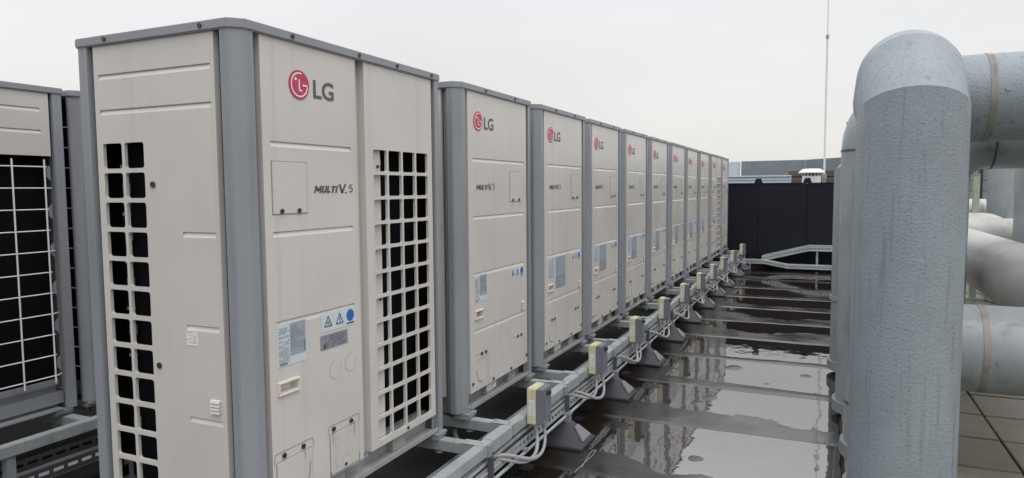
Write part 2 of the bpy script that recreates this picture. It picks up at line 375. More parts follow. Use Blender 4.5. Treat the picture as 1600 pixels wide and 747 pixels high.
def make_large(label, cat, group, loc, rz=0, front=True, rear=False):
    W, D, H = 1.24, .76, 1.69
    root = empty('outdoor_unit', loc, label, cat, group, rz)
    posts_and_lid(root, W, D, H); base(root, W, D)
    if front:
        y0 = .012; F = lambda u, d, z: (u, y0+d, z)
        mb = MB(); grid_plate(mb, .108, .606, .078, 1.662, .034, [('groove', .143, .569, z) for z in (1.313, 1.011, .708)] + [('recess', .148, .238, .466, .498, .028)], F)
        sp = mb.build('service_panel', BEIGE, root)
        y = y0
        emblem(root, .288, 1.519, y-.0005)
        obj('lettering', LG_ME, root, (.361, y-.0012, 1.481))
        obj('lettering', MULTI_ME, root, (.350, y-.0012, 1.145)); obj('lettering', V_ME, root, (.490, y-.0012, 1.142)); obj('lettering', FIVE_ME, root, (.552, y-.0012, 1.146))
        hatch(sp, .145, .312, 1.076, 1.251, y)
        for x in (.184, .268): screw(sp, x, 1.085, y-.003, 1.15)
        h = MB(); 
        for (a, b, c_, d) in ((.140,.246,.458,.466),(.140,.246,.498,.506),(.140,.148,.466,.498),(.238,.246,.466,.498)): h.box(a, b, y-.008, y+.002, c_, d)
        h.build('handle_rim', HANDLE, sp, bevel=.002)
        hr = MB(); hr.box(.1535, .2325, y+.022, y+.0275, .471, .493); hr.build('handle_recess', HANDLE, sp)
        rating_label(sp, .144, .288, .556, .702, y, 3)
        warning_label(sp, .371, .573, .634, .702, y)
        pl = sticker(sp, 'name_plate', .362, .520, .567, .622, y, PLATE); pp = print_lines(.385, .505, .572, .617, y-.002, 6, 9, .35); flat(pp, .378, .392, .570, .588, y-.002); pp.build('plate_print', INK, pl)
        for x, z in ((.443, .482), (.535, .488)): obj('knockout', KNOCK_ME, sp, (x, y, z))
        for (a, b, z1) in ((.125, .30, .262), (.402, .572, .270)):
            hatch(sp, a, b, .085, z1-.03, y, 'pipe_cover')
            lp = MB(); stroke(lp, [(a-.012, z1-.03), (a-.004, z1+.002), (b+.006, z1+.002), (b+.012, z1-.03)], .0028, y-.0008); lp.build('cover_crease', CREASE, sp)
            screw(sp, a+.035 if a < .3 else a+.02, z1-.012, y-.001, 1.3); screw(sp, b-.045, z1-.012, y-.001, 1.3); screw(sp, (a+b)/2, .10, y-.003, .8)
        for x, z, s_ in ((.445,.2,.55),(.51,.215,.45),(.45,.13,.7),(.515,.145,.5)):
            k = obj('knockout', KNOCK_ME, sp, (x, y-.0035, z)); k.scale = (s_, 1, s_)
        cr_ = MB(); stroke(cr_, [(.262,.10),(.283,.14),(.288,.185)], .0035, y-.0045); cr_.build('cover_scratch', CREASE, sp)
        for k_, (x_, za_, zb_) in enumerate(((.5725, .12, .045), (.402, .10, .05), (.545, .255, .06), (.415, .255, .05), (.262, .245, .04))):
            rs_ = MB(); stroke(rs_, [(x_, za_), (x_+.001, za_-zb_*.6), (x_-.0008, za_-zb_)], .0035-.0004*k_, y-.0042); rs_.build('rust_streak', RUST, sp)
        ss = MB(); ss.box(.602, .668, y+.034, y+.040, .078, 1.662); ss.build('recessed_strip', BEIGE, root)
        for z in (1.268, .499, .166): screw(sp, .635, z, y+.0335, 1.3)
        g = MB(); cuts = []
        cw, rh = (1.132-.713+.012)/4, (1.318-.112+.014)/12
        for i in range(4):
            for j in range(12): cuts.append(('hole', .713+i*cw, .713+(i+1)*cw-.012, .112+j*rh, .112+(j+1)*rh-.014, .008, .012))
        grid_plate(g, .660, 1.171, .084, 1.662, .034, cuts, F); gp = g.build('grille_panel', BEIGE, root)
        screw(gp, .93, .099, y, 1)
        ip = MB(); ip.box(.672, .785, .030, .036, .09, 1.34); ip.build('inner_panel', BEIGE, root)
        for z in (1.25, .70, .2): screw(root, .765, z, .0295)
        co = MB(); co.box(.70, 1.208, .115, .125, .09, 1.40); co.box(1.196, 1.208, .045, .1145, .09, 1.40); co.box(.70, 1.1955, .045, .1145, 1.36, 1.37); co.build('coil', DARK, root)
        bx_ = MB(); bx_.box(.80, .83, .075, .10, 1.235, 1.29); bx_.box(.80, .86, .08, .1, 1.262, 1.285); bx_.build('coil_bracket', PALE, root)
        bs = sticker(root, 'serial_label', .60, .71, .038, .068, .0695, PAPER); print_lines(.61, .70, .042, .064, .0675, 3, 4).build('label_print', PRINT, bs)
        # left side panel with its two-column grille
        S = lambda u, d, z: (.012+d, u, z)
        cuts = [('groove', .126, .657, 1.554), ('groove', .126, .657, 1.433)] + [('groove', .128, .276, z) for z in (1.015, .705, .392)]
        cw, rh = (.649-.445+.013)/2, (1.322-.11+.015)/12
        for i in range(2):
            for j in range(12): cuts.append(('hole', .445+i*cw, .445+(i+1)*cw-.013, .11+j*rh, .11+(j+1)*rh-.015, .010, .012))
        m3 = MB(); grid_plate(m3, .109, .679, .078, 1.662, .022, cuts, S); sdp = m3.build('side_panel', BEIGE, root)
        for u, z in ((.406, 1.178), (.413, .559)):
            o = screw(sdp, 0, z, u, 1.5); o.location.x = .012; o.rotation_euler.z = -math.pi/2
        for k in range(4):
            v = MB(); v.prism([(.0,.0),(-.009,-.002),(-.006,.006),(0,.009)], .135, .176, lambda a_, b_, c_: (.012+a_, c_, .425+k*.0115+b_)); v.build('vent_louvre', BEIGE, sdp)
        st = MB(); st.box(.0105, .0125, .228, .277, .642, .695); stl = st.build('small_label', WHITE, sdp)
        sp2 = print_lines(.231, .274, .648, .692, 0, 9, 12, .28); q = MB(); q.add([(.0098, x_, z_) for x_, _, z_ in sp2.v], sp2.f); q.build('label_print', PRINT, stl)
        sc_ = MB(); sc_.box(.085, .095, .43, .67, .10, 1.35); sc_.build('side_coil', DARK, root)
        for j in range(6):
            t_ = MB(); z = .3+j*.17; t_.box(.06, .075, .60, .622, z, z+.035); t_.box(.06, .0755, .605, .63, z+.09, z+.10); t_.build('coil_clip', GALVD, root)
    if rear:
        Bk = lambda u, d, z: (u, D-.012-d, z)
        m4 = MB(); grid_plate(m4, .075, W-.062, 1.337, 1.662, .025, [('groove', .12, W-.115, 1.573), ('groove', .12, W-.115, 1.462)], Bk); m4.build('rear_panel', BEIGE, root)
        c2 = MB(); c2.box(.06, W-.06, D-.09, D-.08, .15, 1.40); coil = c2.build('rear_coil', DARK, root)
        for j in range(11):
            z = .193+j*.1088; x1 = .10 if j % 3 else .07
            g2 = MB(); g2.tube([(x1, D-.012 if not j % 3 == 0 else D-.03, z), (x1+.03, D-.010, z), (W-.1, D-.010, z)], .0032, 6); g2.build('guard_wire', WPAINT, coil)
        for i in range(7):
            x = .116+i*.156; g2 = MB(); g2.tube([(x, D-.005, .155), (x, D-.005, 1.318)], .004, 6); g2.build('guard_wire', WPAINT, coil)
        for j in range(6):
            n_ = MB(); z = .25+j*.2; n_.prism([(0,-.04),(.018,-.02),(.018,.02),(0,.04)], D-.034, D-.03, lambda a_, b_, c_: (.072+a_, c_, z+b_)); n_.build('post_tab', GREYP, root)
        sb = MB()
        S2 = lambda u, d, z: (.012+d, u, z)
        grid_plate(sb, .109, .69, .09, 1.662, .02, [], S2); sb.build('side_panel', BEIGE, root)
    if rear:
        bk = MB(); bk.box(W-.025, W-.012, .10, .42, .09, 1.66); bk.build('end_panel', BEIGE, root)
        bk = MB(); bk.box(W-.09, W-.08, .42, D-.03, .09, 1.66); sc2 = bk.build('side_coil', DARK, root)
        for j in range(13):
            z = .193+j*.1088; g2 = MB(); g2.tube([(W-.02, .42, z), (W-.02, D-.03, z)], .0032, 6); g2.build('guard_wire', WPAINT, sc2)
    else:
        bk = MB(); bk.box(W-.025, W-.012, .10, D-.06, .09, 1.66); bk.build('end_panel', BEIGE, root)
    if not rear:
        b5 = MB(); b5.box(.06, W-.06, D-.04, D-.03, .09, 1.66); b5.build('rear_coil', DARK, root)
    else:
        b5 = MB(); b5.box(.09, W-.06, .02, .03, .09, 1.66); b5.build('front_panel', BEIGE, root)
    return root

def make_small(label, cat, group, loc, second_plate):
    W, D, H = .93, .76, 1.69
    root = empty('outdoor_unit', loc, label, cat, group)
    posts_and_lid(root, W, D, H); base(root, W, D)
    y0 = .012; y = y0; F = lambda u, d, z: (u, y0+d, z)
    mb = MB(); grid_plate(mb, .110, .862, .083, 1.662, .025, [('groove', .160, .824, z) for z in (1.311, 1.008, .707, .405)] + [('recess', .173, .255, .473, .506, .028)], F)
    sp = mb.build('service_panel', BEIGE, root)
    emblem(root, .224, 1.510, y-.0005)
    obj('lettering', LG_ME, root, (.296, y-.0012, 1.472))
    obj('lettering', MULTI_ME, root, (.197, y-.0012, 1.152)); obj('lettering', V_ME, root, (.337, y-.0012, 1.149)); obj('lettering', FIVE_ME, root, (.398, y-.0012, 1.153))
    hatch(sp, .62, .785, 1.082, 1.255, y)
    for x in (.66, .745): screw(sp, x, 1.091, y-.003, 1.15)
    h = MB()
    for (a, b, c_, d) in ((.165,.263,.465,.473),(.165,.263,.506,.514),(.165,.173,.473,.506),(.255,.263,.473,.506)): h.box(a, b, y-.008, y+.002, c_, d)
    h.build('handle_rim', HANDLE, sp, bevel=.002)
    for k in range(4):
        v = MB(); v.prism([(.0,.0),(-.009,-.002),(-.006,.006),(0,.009)], .775, .812, lambda a_, b_, c_: (c_, y+a_, .428+k*.0125+b_)); v.build('vent_louvre', BEIGE, sp)
    if second_plate:
        rating_label(sp, .165, .295, .545, .700, y, 5, False)
        pl = sticker(sp, 'name_plate', .305, .495, .478, .690, y, PAPERG)
        b = MB(); b.box(.31, .49, y-.0018, y-.001, .482, .558); b.build('plate_field', PLATE, pl); print_lines(.32, .48, .49, .55, y-.0026, 5, 2, .3).build('plate_print', PAPER, pl)
    else: rating_label(sp, .160, .308, .558, .700, y, 6)
    warning_label(sp, .624, .824, .636, .698, y)
    for x, z in ((.50, .33), (.61, .34)):
        k = obj('knockout', KNOCK_ME, sp, (x, y, z)); k.rotation_euler.y = .8
    for (a, b, z1) in ((.17, .315, .283), (.65, .822, .283)):
        lp = MB(); stroke(lp, [(a, z1-.01), (b-.01, z1-.01)], .003, y-.0008); stroke(lp, [(b, z1-.03), (b, .10)], .0025, y-.0008)
        if a < .3: stroke(lp, [(a+.01,.19),(a+.03,.135),(a+.06,.118),(a+.075,.128)], .006, y-.0008); stroke(lp, [(a, z1-.04), (b-.02, z1-.035)], .002, y-.0008)
        lp.build('cover_crease', CREASE, sp)
        screw(sp, a+.07, z1-.012, y, 1.3); screw(sp, a+.12, z1-.012, y, 1.3)
    for x, z in ((.135,.13),(.38,.098),(.62,.10),(.845,.13)): screw(sp, x, z, y, 1.2)
    for x, z, s_ in ((.69,.2,.5),(.75,.21,.5),(.70,.14,.5),(.76,.145,.5)):
        k = obj('knockout', KNOCK_ME, sp, (x, y, z)); k.scale = (s_, 1, s_)
    bs = sticker(root, 'serial_label', .34, .46, .034, .074, .0345, WHITE); print_lines(.35, .45, .04, .07, .0325, 3, 4).build('label_print', PRINT, bs)
    s2 = MB(); grid_plate(s2, .112, .69, .083, 1.662, .02, [], lambda u, d, z: (.014+d, u, z)); s2.build('side_panel', BEIGE, root)
    bk = MB(); bk.box(W-.025, W-.012, .10, D-.06, .09, 1.66); bk.build('end_panel', BEIGE, root)
    b5 = MB(); b5.box(.06, W-.06, D-.04, D-.03, .09, 1.66); b5.build('rear_coil', DARK, root)
    return root

# ------------------------------------------------------------------ setting: ground, roof, water, paving
struct(MB().add([(-900,-900,-14),(900,-900,-14),(900,900,-14),(-900,900,-14)], [(0,1,2,3)]).build('ground', FARG))
struct(MB().box(-12, 21, -14, 14, -.6, -.02).build('roof_deck', DRY))
SEAMS = [2.85 + .94*k for k in range(-4, 11)]
BANDW = [.3,.3,.2,.16,.22,.12,.12,.36,.38,.26,.16,.13,.2,.3,.3]
BUMPS = [(4.42,-.98,.07,.006),(4.35,-1.55,.06,.006),(4.0,-1.28,.03,.005),(2.27,-1.02,.09,.006),(3.48,-.93,.07,.006),(3.3,-.86,.05,.006),(2.9,-.75,.08,.005)]
def memb_h(x, y):
    n1 = noise.noise((x*.9, y*1.3, 3.1)); n2 = noise.noise((x*3.1, y*3.4, 8.2)); n3 = noise.noise((x*11, y*11, 1.7))
    n4 = noise.noise((x*31, y*31, 4.4))
    h = -.0038 + .0030*n1 + .0021*n2 + .0012*n3 + .0006*n4
    for k, s in enumerate(SEAMS):
        d = x - s - .02*noise.noise((y*.9, k*7.3, 0)) 
        wd = BANDW[k]*1.7 + .15*noise.noise((y*.8, k*3.3, 5.5))
        am = .0085 + .0026*noise.noise((y*1.1, k*5.1, 9.9))
        if -.075 < d < wd:
            h += am*min(1, (d+.075)/.012)*(1-max(0, d)/wd)**.9
    if x > 7.2: h -= .0006
    for bx_, by_, br_, bh_ in BUMPS:
        q = ((x-bx_)/(br_*1.3))**2+((y-by_)/br_)**2
        if q < 6: h += bh_*math.exp(-q)
    if y < -1.6: h += 0
    h += .0045*max(0, 1-abs(y+1.615)/.012) if 2.3 < x < 4.6 else 0
    h += .0032*min(1, max(0, (y+.90)/.45))
    return h
mb = MB(); x0, x1, y0_, y1_ = -2.0, 12.30, -1.765, -.16; st = .018
nx, ny = int((x1-x0)/st), int((y1_-y0_)/st)
mb.v = [(x0+(x1-x0)*i/nx, y0_+(y1_-y0_)*j/ny, memb_h(x0+(x1-x0)*i/nx, y0_+(y1_-y0_)*j/ny)) for i in range(nx+1) for j in range(ny+1)]
mb.f = [(i*(ny+1)+j, (i+1)*(ny+1)+j, (i+1)*(ny+1)+j+1, i*(ny+1)+j+1) for i in range(nx) for j in range(ny)]
struct(mb.build('roof_membrane', MEMB, smooth=60))
struct(MB().add([(-2,-1.765,0),(12.3,-1.765,0),(12.3,-.16,0),(-2,-.16,0)], [(0,1,2,3)]).build('rain_water', WATER))
struct(MB().box(-2, 12.3, -.159, 1.3, -.019, .003).build('sheltered_roof', DRY))
bed = struct(MB().box(-1.5, 12.25, -6.3, -1.770, -.018, .006).build('paved_path', BED))
_p = MB(); _p.box(-.2435, .2435, -.2435, .2435, -.036, 0); PAV_ME = _p.mesh('paver', PAVER, bevel=.004)
ex = random.Random(5)
for i in range(26):
    for j in range(8):
        cx = 2.62+.25+.5*(i-7); cy = -2.62-.25+.5*(2-j)
        if cx > 12 or cx < -1.2: continue
        sy = 1
        if j == 0: cy = (-2.12-.0045-1.778)/2; sy = (2.12-.0045-1.778)/.491
        o = obj('paver', PAV_ME, bed, (cx, cy, .043+ex.uniform(-.003, .003))); o.rotation_euler = (ex.uniform(-.005,.005), ex.uniform(-.005,.005), ex.uniform(-.004,.004)); o.scale.y = sy

# ------------------------------------------------------------------ front row of units
XS = [0, 1.423] + [1.423+1.0379*k for k in range(1, 9)]; XS.append(XS[-1]+1.24+.081)
big_grp = None
U = []
u1 = make_large('wide beige outdoor unit with front and side grilles at the open end of the row', 'air conditioner', 'outdoor units of the front row', (0, 0, ZB)); U.append(u1)
small1 = make_small('narrow beige outdoor unit right beside the wide grilled end unit, single rating label', 'air conditioner', 'outdoor units of the front row', (XS[1], 0, ZB), False); U.append(small1)
ords = ['second', 'third', 'fourth', 'fifth', 'sixth', 'seventh', 'eighth']
proto = make_small('x', 'air conditioner', 'outdoor units of the front row', (XS[2], 0, ZB), True)
for k in range(7):
    o = proto if k == 0 else copy_tree(proto)
    o.location.x = XS[2+k]
    o['label'] = 'narrow beige outdoor unit, %s narrow one along from the wide end unit' % ords[k]
    U.append(o)
o = copy_tree(u1); o.location.x = XS[9]; o['label'] = 'wide beige outdoor unit with front grille, last but one before the dark wall'; U.append(o)
o = copy_tree(proto); o.location.x = XS[10]; o['label'] = 'narrow beige outdoor unit at the row end in front of the dark wall'; U.append(o)
jr = random.Random(3)
for k, u in enumerate(U[1:]):
    u.location.x += jr.uniform(-.006, .006); u.location.y += jr.uniform(-.006, .006); u.rotation_euler.z = jr.uniform(-.005, .005)
    for ch in u.children:
        if ch.name.startswith('service_panel'):
            for g_ in ch.children:
                n_ = g_.name.split('.')[0]
                if n_ in ('rating_label', 'name_plate', 'warning_label'):
                    g_.location.x += jr.uniform(-.008, .008); g_.location.z += jr.uniform(-.008, .003)
# rear row, seen from behind
Y2 = 1.985
for x_end, lab in ((.755, 'beige outdoor unit of the rear row with white wire guard over its dark coil'), (2.035, 'rear-row outdoor unit glimpsed in the gap behind the wide grilled end unit')):
    make_large(lab, 'air conditioner', 'outdoor units of the rear row', (x_end, Y2+.76, ZB+.005), math.pi, front=False, rear=True)

# ------------------------------------------------------------------ steel frames
ZT = ZB-.03
fr = empty('steel_framework', (0, -.2275, ZT-.055), 'galvanised steel frame of rails and cross beams carrying the front row', 'steel frame')
def fpart(name, m, x0, x1, y0, y1, z0, z1, bev=.003):
    b = MB(); b.box(x0, x1, y0+.2275, y1+.2275, z0-ZT+.055, z1-ZT+.055); return b.build(name, m, fr, bevel=bev)
rl = fpart('rail', GALV, -1.5, 12.05, -.255, -.20, ZT-.055, ZT)
for yb in (.62,): fpart('rear_rail', GALVD, -.4, 12.05, .90, .955, ZT-.055, ZT)
ends = []
for k, x in enumerate(XS):
    W = 1.24 if k in (0, 9) else .93
    for xb in (x+.075, x+W-.055):
        b = MB(); b.box(xb-.0275, xb+.0275, -.1985+.2275, .8985+.2275, .0015, .0535); b.build('cross_beam', GALV, fr, bevel=.003)
        bl = MB(); bl.box(xb-.028, xb+.028, -.258+.2275, -.130+.2275, .0555, .0575); bl.box(xb-.028, xb+.028, -.2585+.2275, -.2560+.2275, .004, .0575)
        bl.cyl((xb, -.228+.2275, .0575), (xb, -.228+.2275, .066), .0085, 6); bl.cyl((xb, -.15+.2275, .0565), (xb, -.15+.2275, .064), .0085, 6); bl.build('corner_clip', GALV, fr)
    xe = x+W
    if k < len(XS)-1:
        xn = XS[k+1]
        b = MB(); b.box(xe+.005, xn+.03, -.2585+.2275, -.1965+.2275, -.003, .0582)
        b.build('rail_sleeve', GALV, fr, bevel=.002)

# ------------------------------------------------------------------ support feet
def make_foot(loc, label):
    r = empty('roof_pedestal', loc, label, 'pedestal', 'rubber feet under the front rail')
    a, t_, h = .128, .026, .125
    b = MB(); q = [(-a,-a,.012),(a,-a,.012),(a,a,.012),(-a,a,.012)]; tp = [(-t_,-t_,h),(t_,-t_,h),(t_,t_,h),(-t_,t_,h)]
    b.add(q+tp, [(0,3,2,1),(4,5,6,7)]+[(i,(i+1)%4,4+(i+1)%4,4+i) for i in range(4)]); b.build('pyramid', RUBBER, r, bevel=.003)
    l = MB(); l.box(-a-.004, a+.004, -a-.004, a+.004, 0, .0115); l.box(a+.006, a+.022, -a, a, 0, .010); l.build('base_lip', RUBBER, r, bevel=.002)
    for s in (-1, 1):   # raised plates on the two long faces
        p_ = MB()
        def P(u, v, e): 
            yy = -s*(a+(t_-a)*v)-s*e; zz = .012+(h-.012)*v+e*.8
            return (u*(a+(t_-a)*v), yy, zz)
        p_.add([P(-.55,.15,.001),P(.80,.15,.001),P(.72,.78,.001),P(-.45,.78,.001),P(-.55,.15,.009),P(.80,.15,.009),P(.72,.78,.009),P(-.45,.78,.009)],
               [(0,3,2,1),(4,5,6,7),(0,1,5,4),(1,2,6,5),(2,3,7,6),(3,0,4,7)]); p_.build('face_plate', RUBBERL, r, bevel=.002)
    c_ = MB(); c_.box(-.021, .021, -.021, .021, h-.003, .185); c_.box(-.026, .026, -.026, .026, .165, .178); c_.build('collar', GALVD, r, bevel=.002)
    n_ = MB(); n_.box(-.0115, .0115, -.0115, .0115, .180, .2845); n_.build('rod', TRAYD, r, bevel=.001)
    n2 = MB(); n2.box(-.016, .016, .0, .013, .284, .338); n2.build('rail_bracket', GALVD, r)
    return r
feet_x = []
for k in range(10):
    W = 1.24 if k in (0, 9) else .93
    feet_x.append(XS[k]+W-.125 + (.07 if k == 0 else 0))
feet_x.append(11.75)
names_f = ['by the wide grilled end unit'] + ['beneath the %s narrow unit' % n for n in ['first']+ords] + ['beneath the far wide unit', 'near the dark wall']
ft = None
for k, x in enumerate(feet_x):
    lab = 'black rubber pyramid pedestal with steel post ' + names_f[k]
    if ft is None: ft = make_foot((x, -.2715, .004), lab)
    else:
        o = copy_tree(ft); o.location = (x, -.2715, .004); o['label'] = lab

# ------------------------------------------------------------------ cable tray, cables, isolators
def tray_side(mb, pts, h, slot=.03, gap=.022, t_=.002, fn=None):
    """slotted tray side standing up from a polyline of (x, y, z) floor-edge points"""
    for i in range(len(pts)-1):
        a = Vector(pts[i]); b = Vector(pts[i+1]); L_ = (b-a).length; d = (b-a)/L_; nrm = Vector((-d.y, d.x, 0)); nrm = nrm.normalized()*t_ if nrm.length > 1e-6 else Vector((t_, 0, 0))
        upv = Vector((0, 0, 1))
        def bar(s0, s1, h0, h1):
            q = [a+d*s0+upv*h0, a+d*s1+upv*h0, a+d*s1+upv*h1, a+d*s0+upv*h1]; q2 = [c_+nrm for c_ in q]
            mb.add(q+q2, [(0,1,2,3),(7,6,5,4),(0,4,5,1),(1,5,6,2),(2,6,7,3),(3,7,4,0)])
        bar(0, L_, 0, h*.38); bar(0, L_, h*.66, h)
        s = 0
        while s < L_: bar(s, min(L_, s+gap), h*.38, h*.66); s += slot+gap
TZ = .185
tr = empty('cable_tray', (-1.5, -.258, TZ), 'long slotted steel cable tray full of grey cables under the front rail', 'cable tray')
b = MB(); b.box(0, 13.5, 0, .20, -.002, 0); b.build('tray_floor', GALVD, tr)
for nm, yy in (('outer_side', 0), ('inner_side', .20)):
    b = MB(); tray_side(b, [(0, yy, 0), (13.5, yy, 0)], .052); b.build(nm, GALV, tr)
b = MB(); b.tube([(0, -.010, -.022), (13.5, -.010, -.022)], .0085, 8); b.build('earth_tube', GALV, tr)
for x in [i*1.04+1.0 for i in range(12)]:
    b = MB(); b.box(x, x+.035, -.02, .20, -.012, -.003); b.box(x, x+.03, .08, .11, -.003, .10); b.build('tray_hanger', GALVD, tr)
cr_ = random.Random(11)
tones = ['thick pale', 'slim pale', 'thick dull', 'slim dull', 'twisting pale', 'dark', 'loose pale', 'sagging pale', 'wandering pale', 'stout']
for k in range(10):
    y_ = -.245+.021*k if k < 6 else -.246+.017*(k-6); zz = TZ+.022+(.030 if k >= 6 else 0)+.006*(k % 2); rr = (.0095, .008, .010, .0085, .0095, .007, .0105, .0085, .011, .0095)[k]
    pts = []
    for i in range(92):
        x = -1.4+i*.145
        pts.append((x, y_+.016*noise.noise((x*1.3, k*9.1, 0)), zz+.010+.020*noise.noise((x*1.1, k*4.7, 6))))
    b = MB(); b.tube(pts, rr, 7)
    tag(b.build('cable', CABLED if k == 5 else CABLE, smooth=70), '%s grey cable lying along the tray under the front rail' % tones[k] if k != 5 else 'dark cable lying along the tray under the front rail', 'cable', 'cables in the long tray')

def bez(p0, p1, p2, p3, n=14):
    out_ = []
    for i in range(n+1):
        t_ = i/n; s_ = 1-t_
        out_.append(tuple(s_**3*a+3*s_*s_*t_*b_+3*s_*t_*t_*c_+t_**3*d_ for a, b_, c_, d_ in zip(p0, p1, p2, p3)))
    return out_
def make_iso(loc, label):
    r = empty('isolator_switch', loc, label, 'isolator switch', 'isolator switches along the front rail')
    b = MB(); b.box(-.065, .065, -.022, .027, -.095, .095); body = b.build('housing', CREAM, r, bevel=.004)
    for (x, z) in ((-.04, .0955), (.03, .0955)):
        s_ = MB(); s_.box(x-.008, x+.008, -.015, .005, .094, .0985); s_.build('lug', CREAM, body, bevel=.001)
    c_ = MB(); c_.box(-.062, .062, -.062, -.0225, -.092, .092); cov = c_.build('cover', COVER, r, bevel=.004)
    d = MB(); d.box(-.045, .044, -.066, -.0622, -.06, .05); d.build('cover_panel', COVER, cov, bevel=.0015)
    hnd = MB(); hnd.cyl((.0, -.066, .068), (.0, -.082, .068), .013, 12); hnd.box(.0625, .072, -.055, -.04, .04, .062); hnd.build('latch', BLACK, cov)
    l = MB(); l.box(-.0665, -.0652, -.016, .014, -.045, .035); lab = l.build('side_label', WHITE, body)
    pr = print_lines(-.012, .010, -.04, .03, 0, 7, 21, .3); q = MB(); q.add([(-.0672, x_, z_) for x_, _, z_ in pr.v], pr.f); q.build('label_print', PRINT, lab)
    for y_, dx in ((-.006, -.02), (-.04, .02)):
        g = MB(); g.cyl((dx, y_, -.094), (dx, y_, -.118), .016, 10); g.build('gland', CABLE, r)
        # conduit drops, sweeps back towards the tray
        pts = bez((dx, y_, -.115), (dx-.005, y_-.03, -.24), (dx-.12, y_-.055, -.265), (dx-.23, y_+.0, -.205)) + bez((dx-.23, y_, -.205), (dx-.29, y_+.03, -.175), (dx-.30, y_+.06, -.158), (dx-.36, y_+.10, -.152), 8)[1:]
        t_ = MB(); t_.tube(pts, .0095, 9); t_.build('conduit', CABLE, r, smooth=70)
    return r
iso_x = [XS[0]+.27]+[XS[k]+.272 for k in range(1, 9)]+[10.19, 11.52]
iso = None
for k, x in enumerate(iso_x):
    lab = 'cream and grey isolator switch with looping conduits in front of the ' + (['wide grilled end unit', 'first narrow unit'] + ['%s narrow unit' % n for n in ords] + ['far wide unit', 'last unit'])[k]
    if iso is None: iso = make_iso((x, -.29, ZB+.028), lab)
    else:
        o = copy_tree(iso); o.location = (x, -.29, ZB+.028+ex.uniform(-.004, .008)); o.rotation_euler.z = ex.uniform(-.05, .05); o['label'] = lab
        for ch in o.children:
            if ch.name.startswith('conduit'): ch.scale = (ex.uniform(.85, 1.2), ex.uniform(.8, 1.2), ex.uniform(.92, 1.12))
# loose flexible drain hose in the first gap, and a drooping conduit
b = MB(); b.tube(bez((1.55, .12, .30), (1.40, .06, .20), (1.36, -.05, .235), (1.34, -.19, .245)), .013, 9)
tag(b.build('hose', CABLED, smooth=70), 'dull brown-grey hose drooping over the tray in the first gap between units', 'hose')
# dangling wire loop lying on the wet roof near the first feet
b = MB(); b.tube(bez((1.78,-.47,.012),(1.95,-.47,.012),(2.1,-.50,.012),(2.14,-.475,.012))+bez((2.14,-.475,.012),(2.12,-.45,.012),(2.0,-.47,.012),(1.86,-.485,.013))[1:], .0018, 6)
tag(b.build('wire', CABLE, smooth=70), 'short pale wire scrap lying on the wet roof beside the rubber feet', 'wire')

# rear-row frame and tray
fr2 = empty('steel_framework', (0, 1.83, ZT-.055), 'galvanised steel frame of the rear row beneath the wire-guarded unit', 'steel frame')
b = MB(); b.box(-1.2, 3, -.0275, .0275, 0, .055); b.build('rail', GALV, fr2, bevel=.003)
for x in (-.42, .70, .92):
    b = MB(); b.box(x-.0275, x+.0275, .029, 1.0, .0015, .0535); b.build('cross_beam', GALV, fr2, bevel=.003)
for x in (-.7, .3, 1.5, 2.6):
    b = MB(); b.box(x-.02, x+.02, -.02, .02, -.285, -.001); b.build('rail_post', GALVD, fr2)
tr2 = empty('cable_tray', (-1.2, 1.91, .155), 'dark slotted cable tray low beside the rear row frame', 'cable tray')
b = MB(); b.box(0, 4, -.2, 0, -.002, 0); b.build('tray_floor', GALVD, tr2)
for nm, yy in (('outer_side', -.2), ('inner_side', .0)):
    b = MB(); tray_side(b, [(0, yy, 0), (4, yy, 0)], .06, .05, .02); b.build(nm, TRAYD, tr2)
for x in (.2, 1.4, 2.6, 3.6):
    b = MB(); b.box(x, x+.04, -.12, -.08, -.174, -.003); b.build('tray_leg', GALVD, tr2)

# ------------------------------------------------------------------ insulated pipes
def soft(pts, r, e=.02):
    """polyline with each mitre corner slightly eased"""
    pts = [Vector(p) for p in pts]; o = [pts[0]]
    for i in range(1, len(pts)-1):
        a = (pts[i-1]-pts[i]).normalized(); b_ = (pts[i+1]-pts[i]).normalized()
        o += [pts[i]+a*.11, pts[i], pts[i]+b_*.11] if i == 1 else [pts[i]+a*(e+.03), pts[i]+a*e, pts[i]+b_*e, pts[i]+b_*(e+.03)]
    return o+[pts[-1]]
def elbow(pa, corner, pb, rad, n=7):
    """arc from leg pa->corner to corner->pb"""
    c_ = Vector(corner); a = (Vector(pa)-c_).normalized(); b_ = (Vector(pb)-c_).normalized()
    return [tuple(c_+a*rad*(1-math.sin(t_))+b_*rad*(1-math.cos(t_))) for t_ in [math.pi/2*i/n for i in range(n+1)]]
def ring(parent, c, axis, r, wd, m, name='joint_band', th=.003):
    b = MB(); a = Vector(axis).normalized()*wd/2; c_ = Vector(c); b.tube([c_-a, c_+a], r+th, 40); return b.build(name, m, parent, smooth=50)
def bolt(parent, p, n_, r=.011):
    b = MB(); p = Vector(p); n_ = Vector(n_).normalized(); b.tube([p, p+n_*.008], r, 10); b.tube([p, p+n_*.003], r*1.5, 12); return b.build('bolt', GALVD, parent)
r = .225
AX, AY, AZ, A2X = 2.016, -2.006, 1.974, 2.70
pA = MB(); pts = [(AX,AY,.05), (AX,AY,1.855), (AX+.174,AY,AZ+.055)] ; pts += [(A2X-.13,AY,AZ), (A2X,AY-.13,AZ), (A2X,-4.4,AZ)]
pA.tube(soft(pts, r, .012), r, 48)
A = tag(pA.build('insulated_pipe', PIPE, smooth=18), 'thick grey textured riser pipe with a mitred bend at its top, standing on the pavers', 'pipe')
ring(A, (AX,AY,.075), (0,0,1), r, .07, GALVD, 'base_collar', .02)
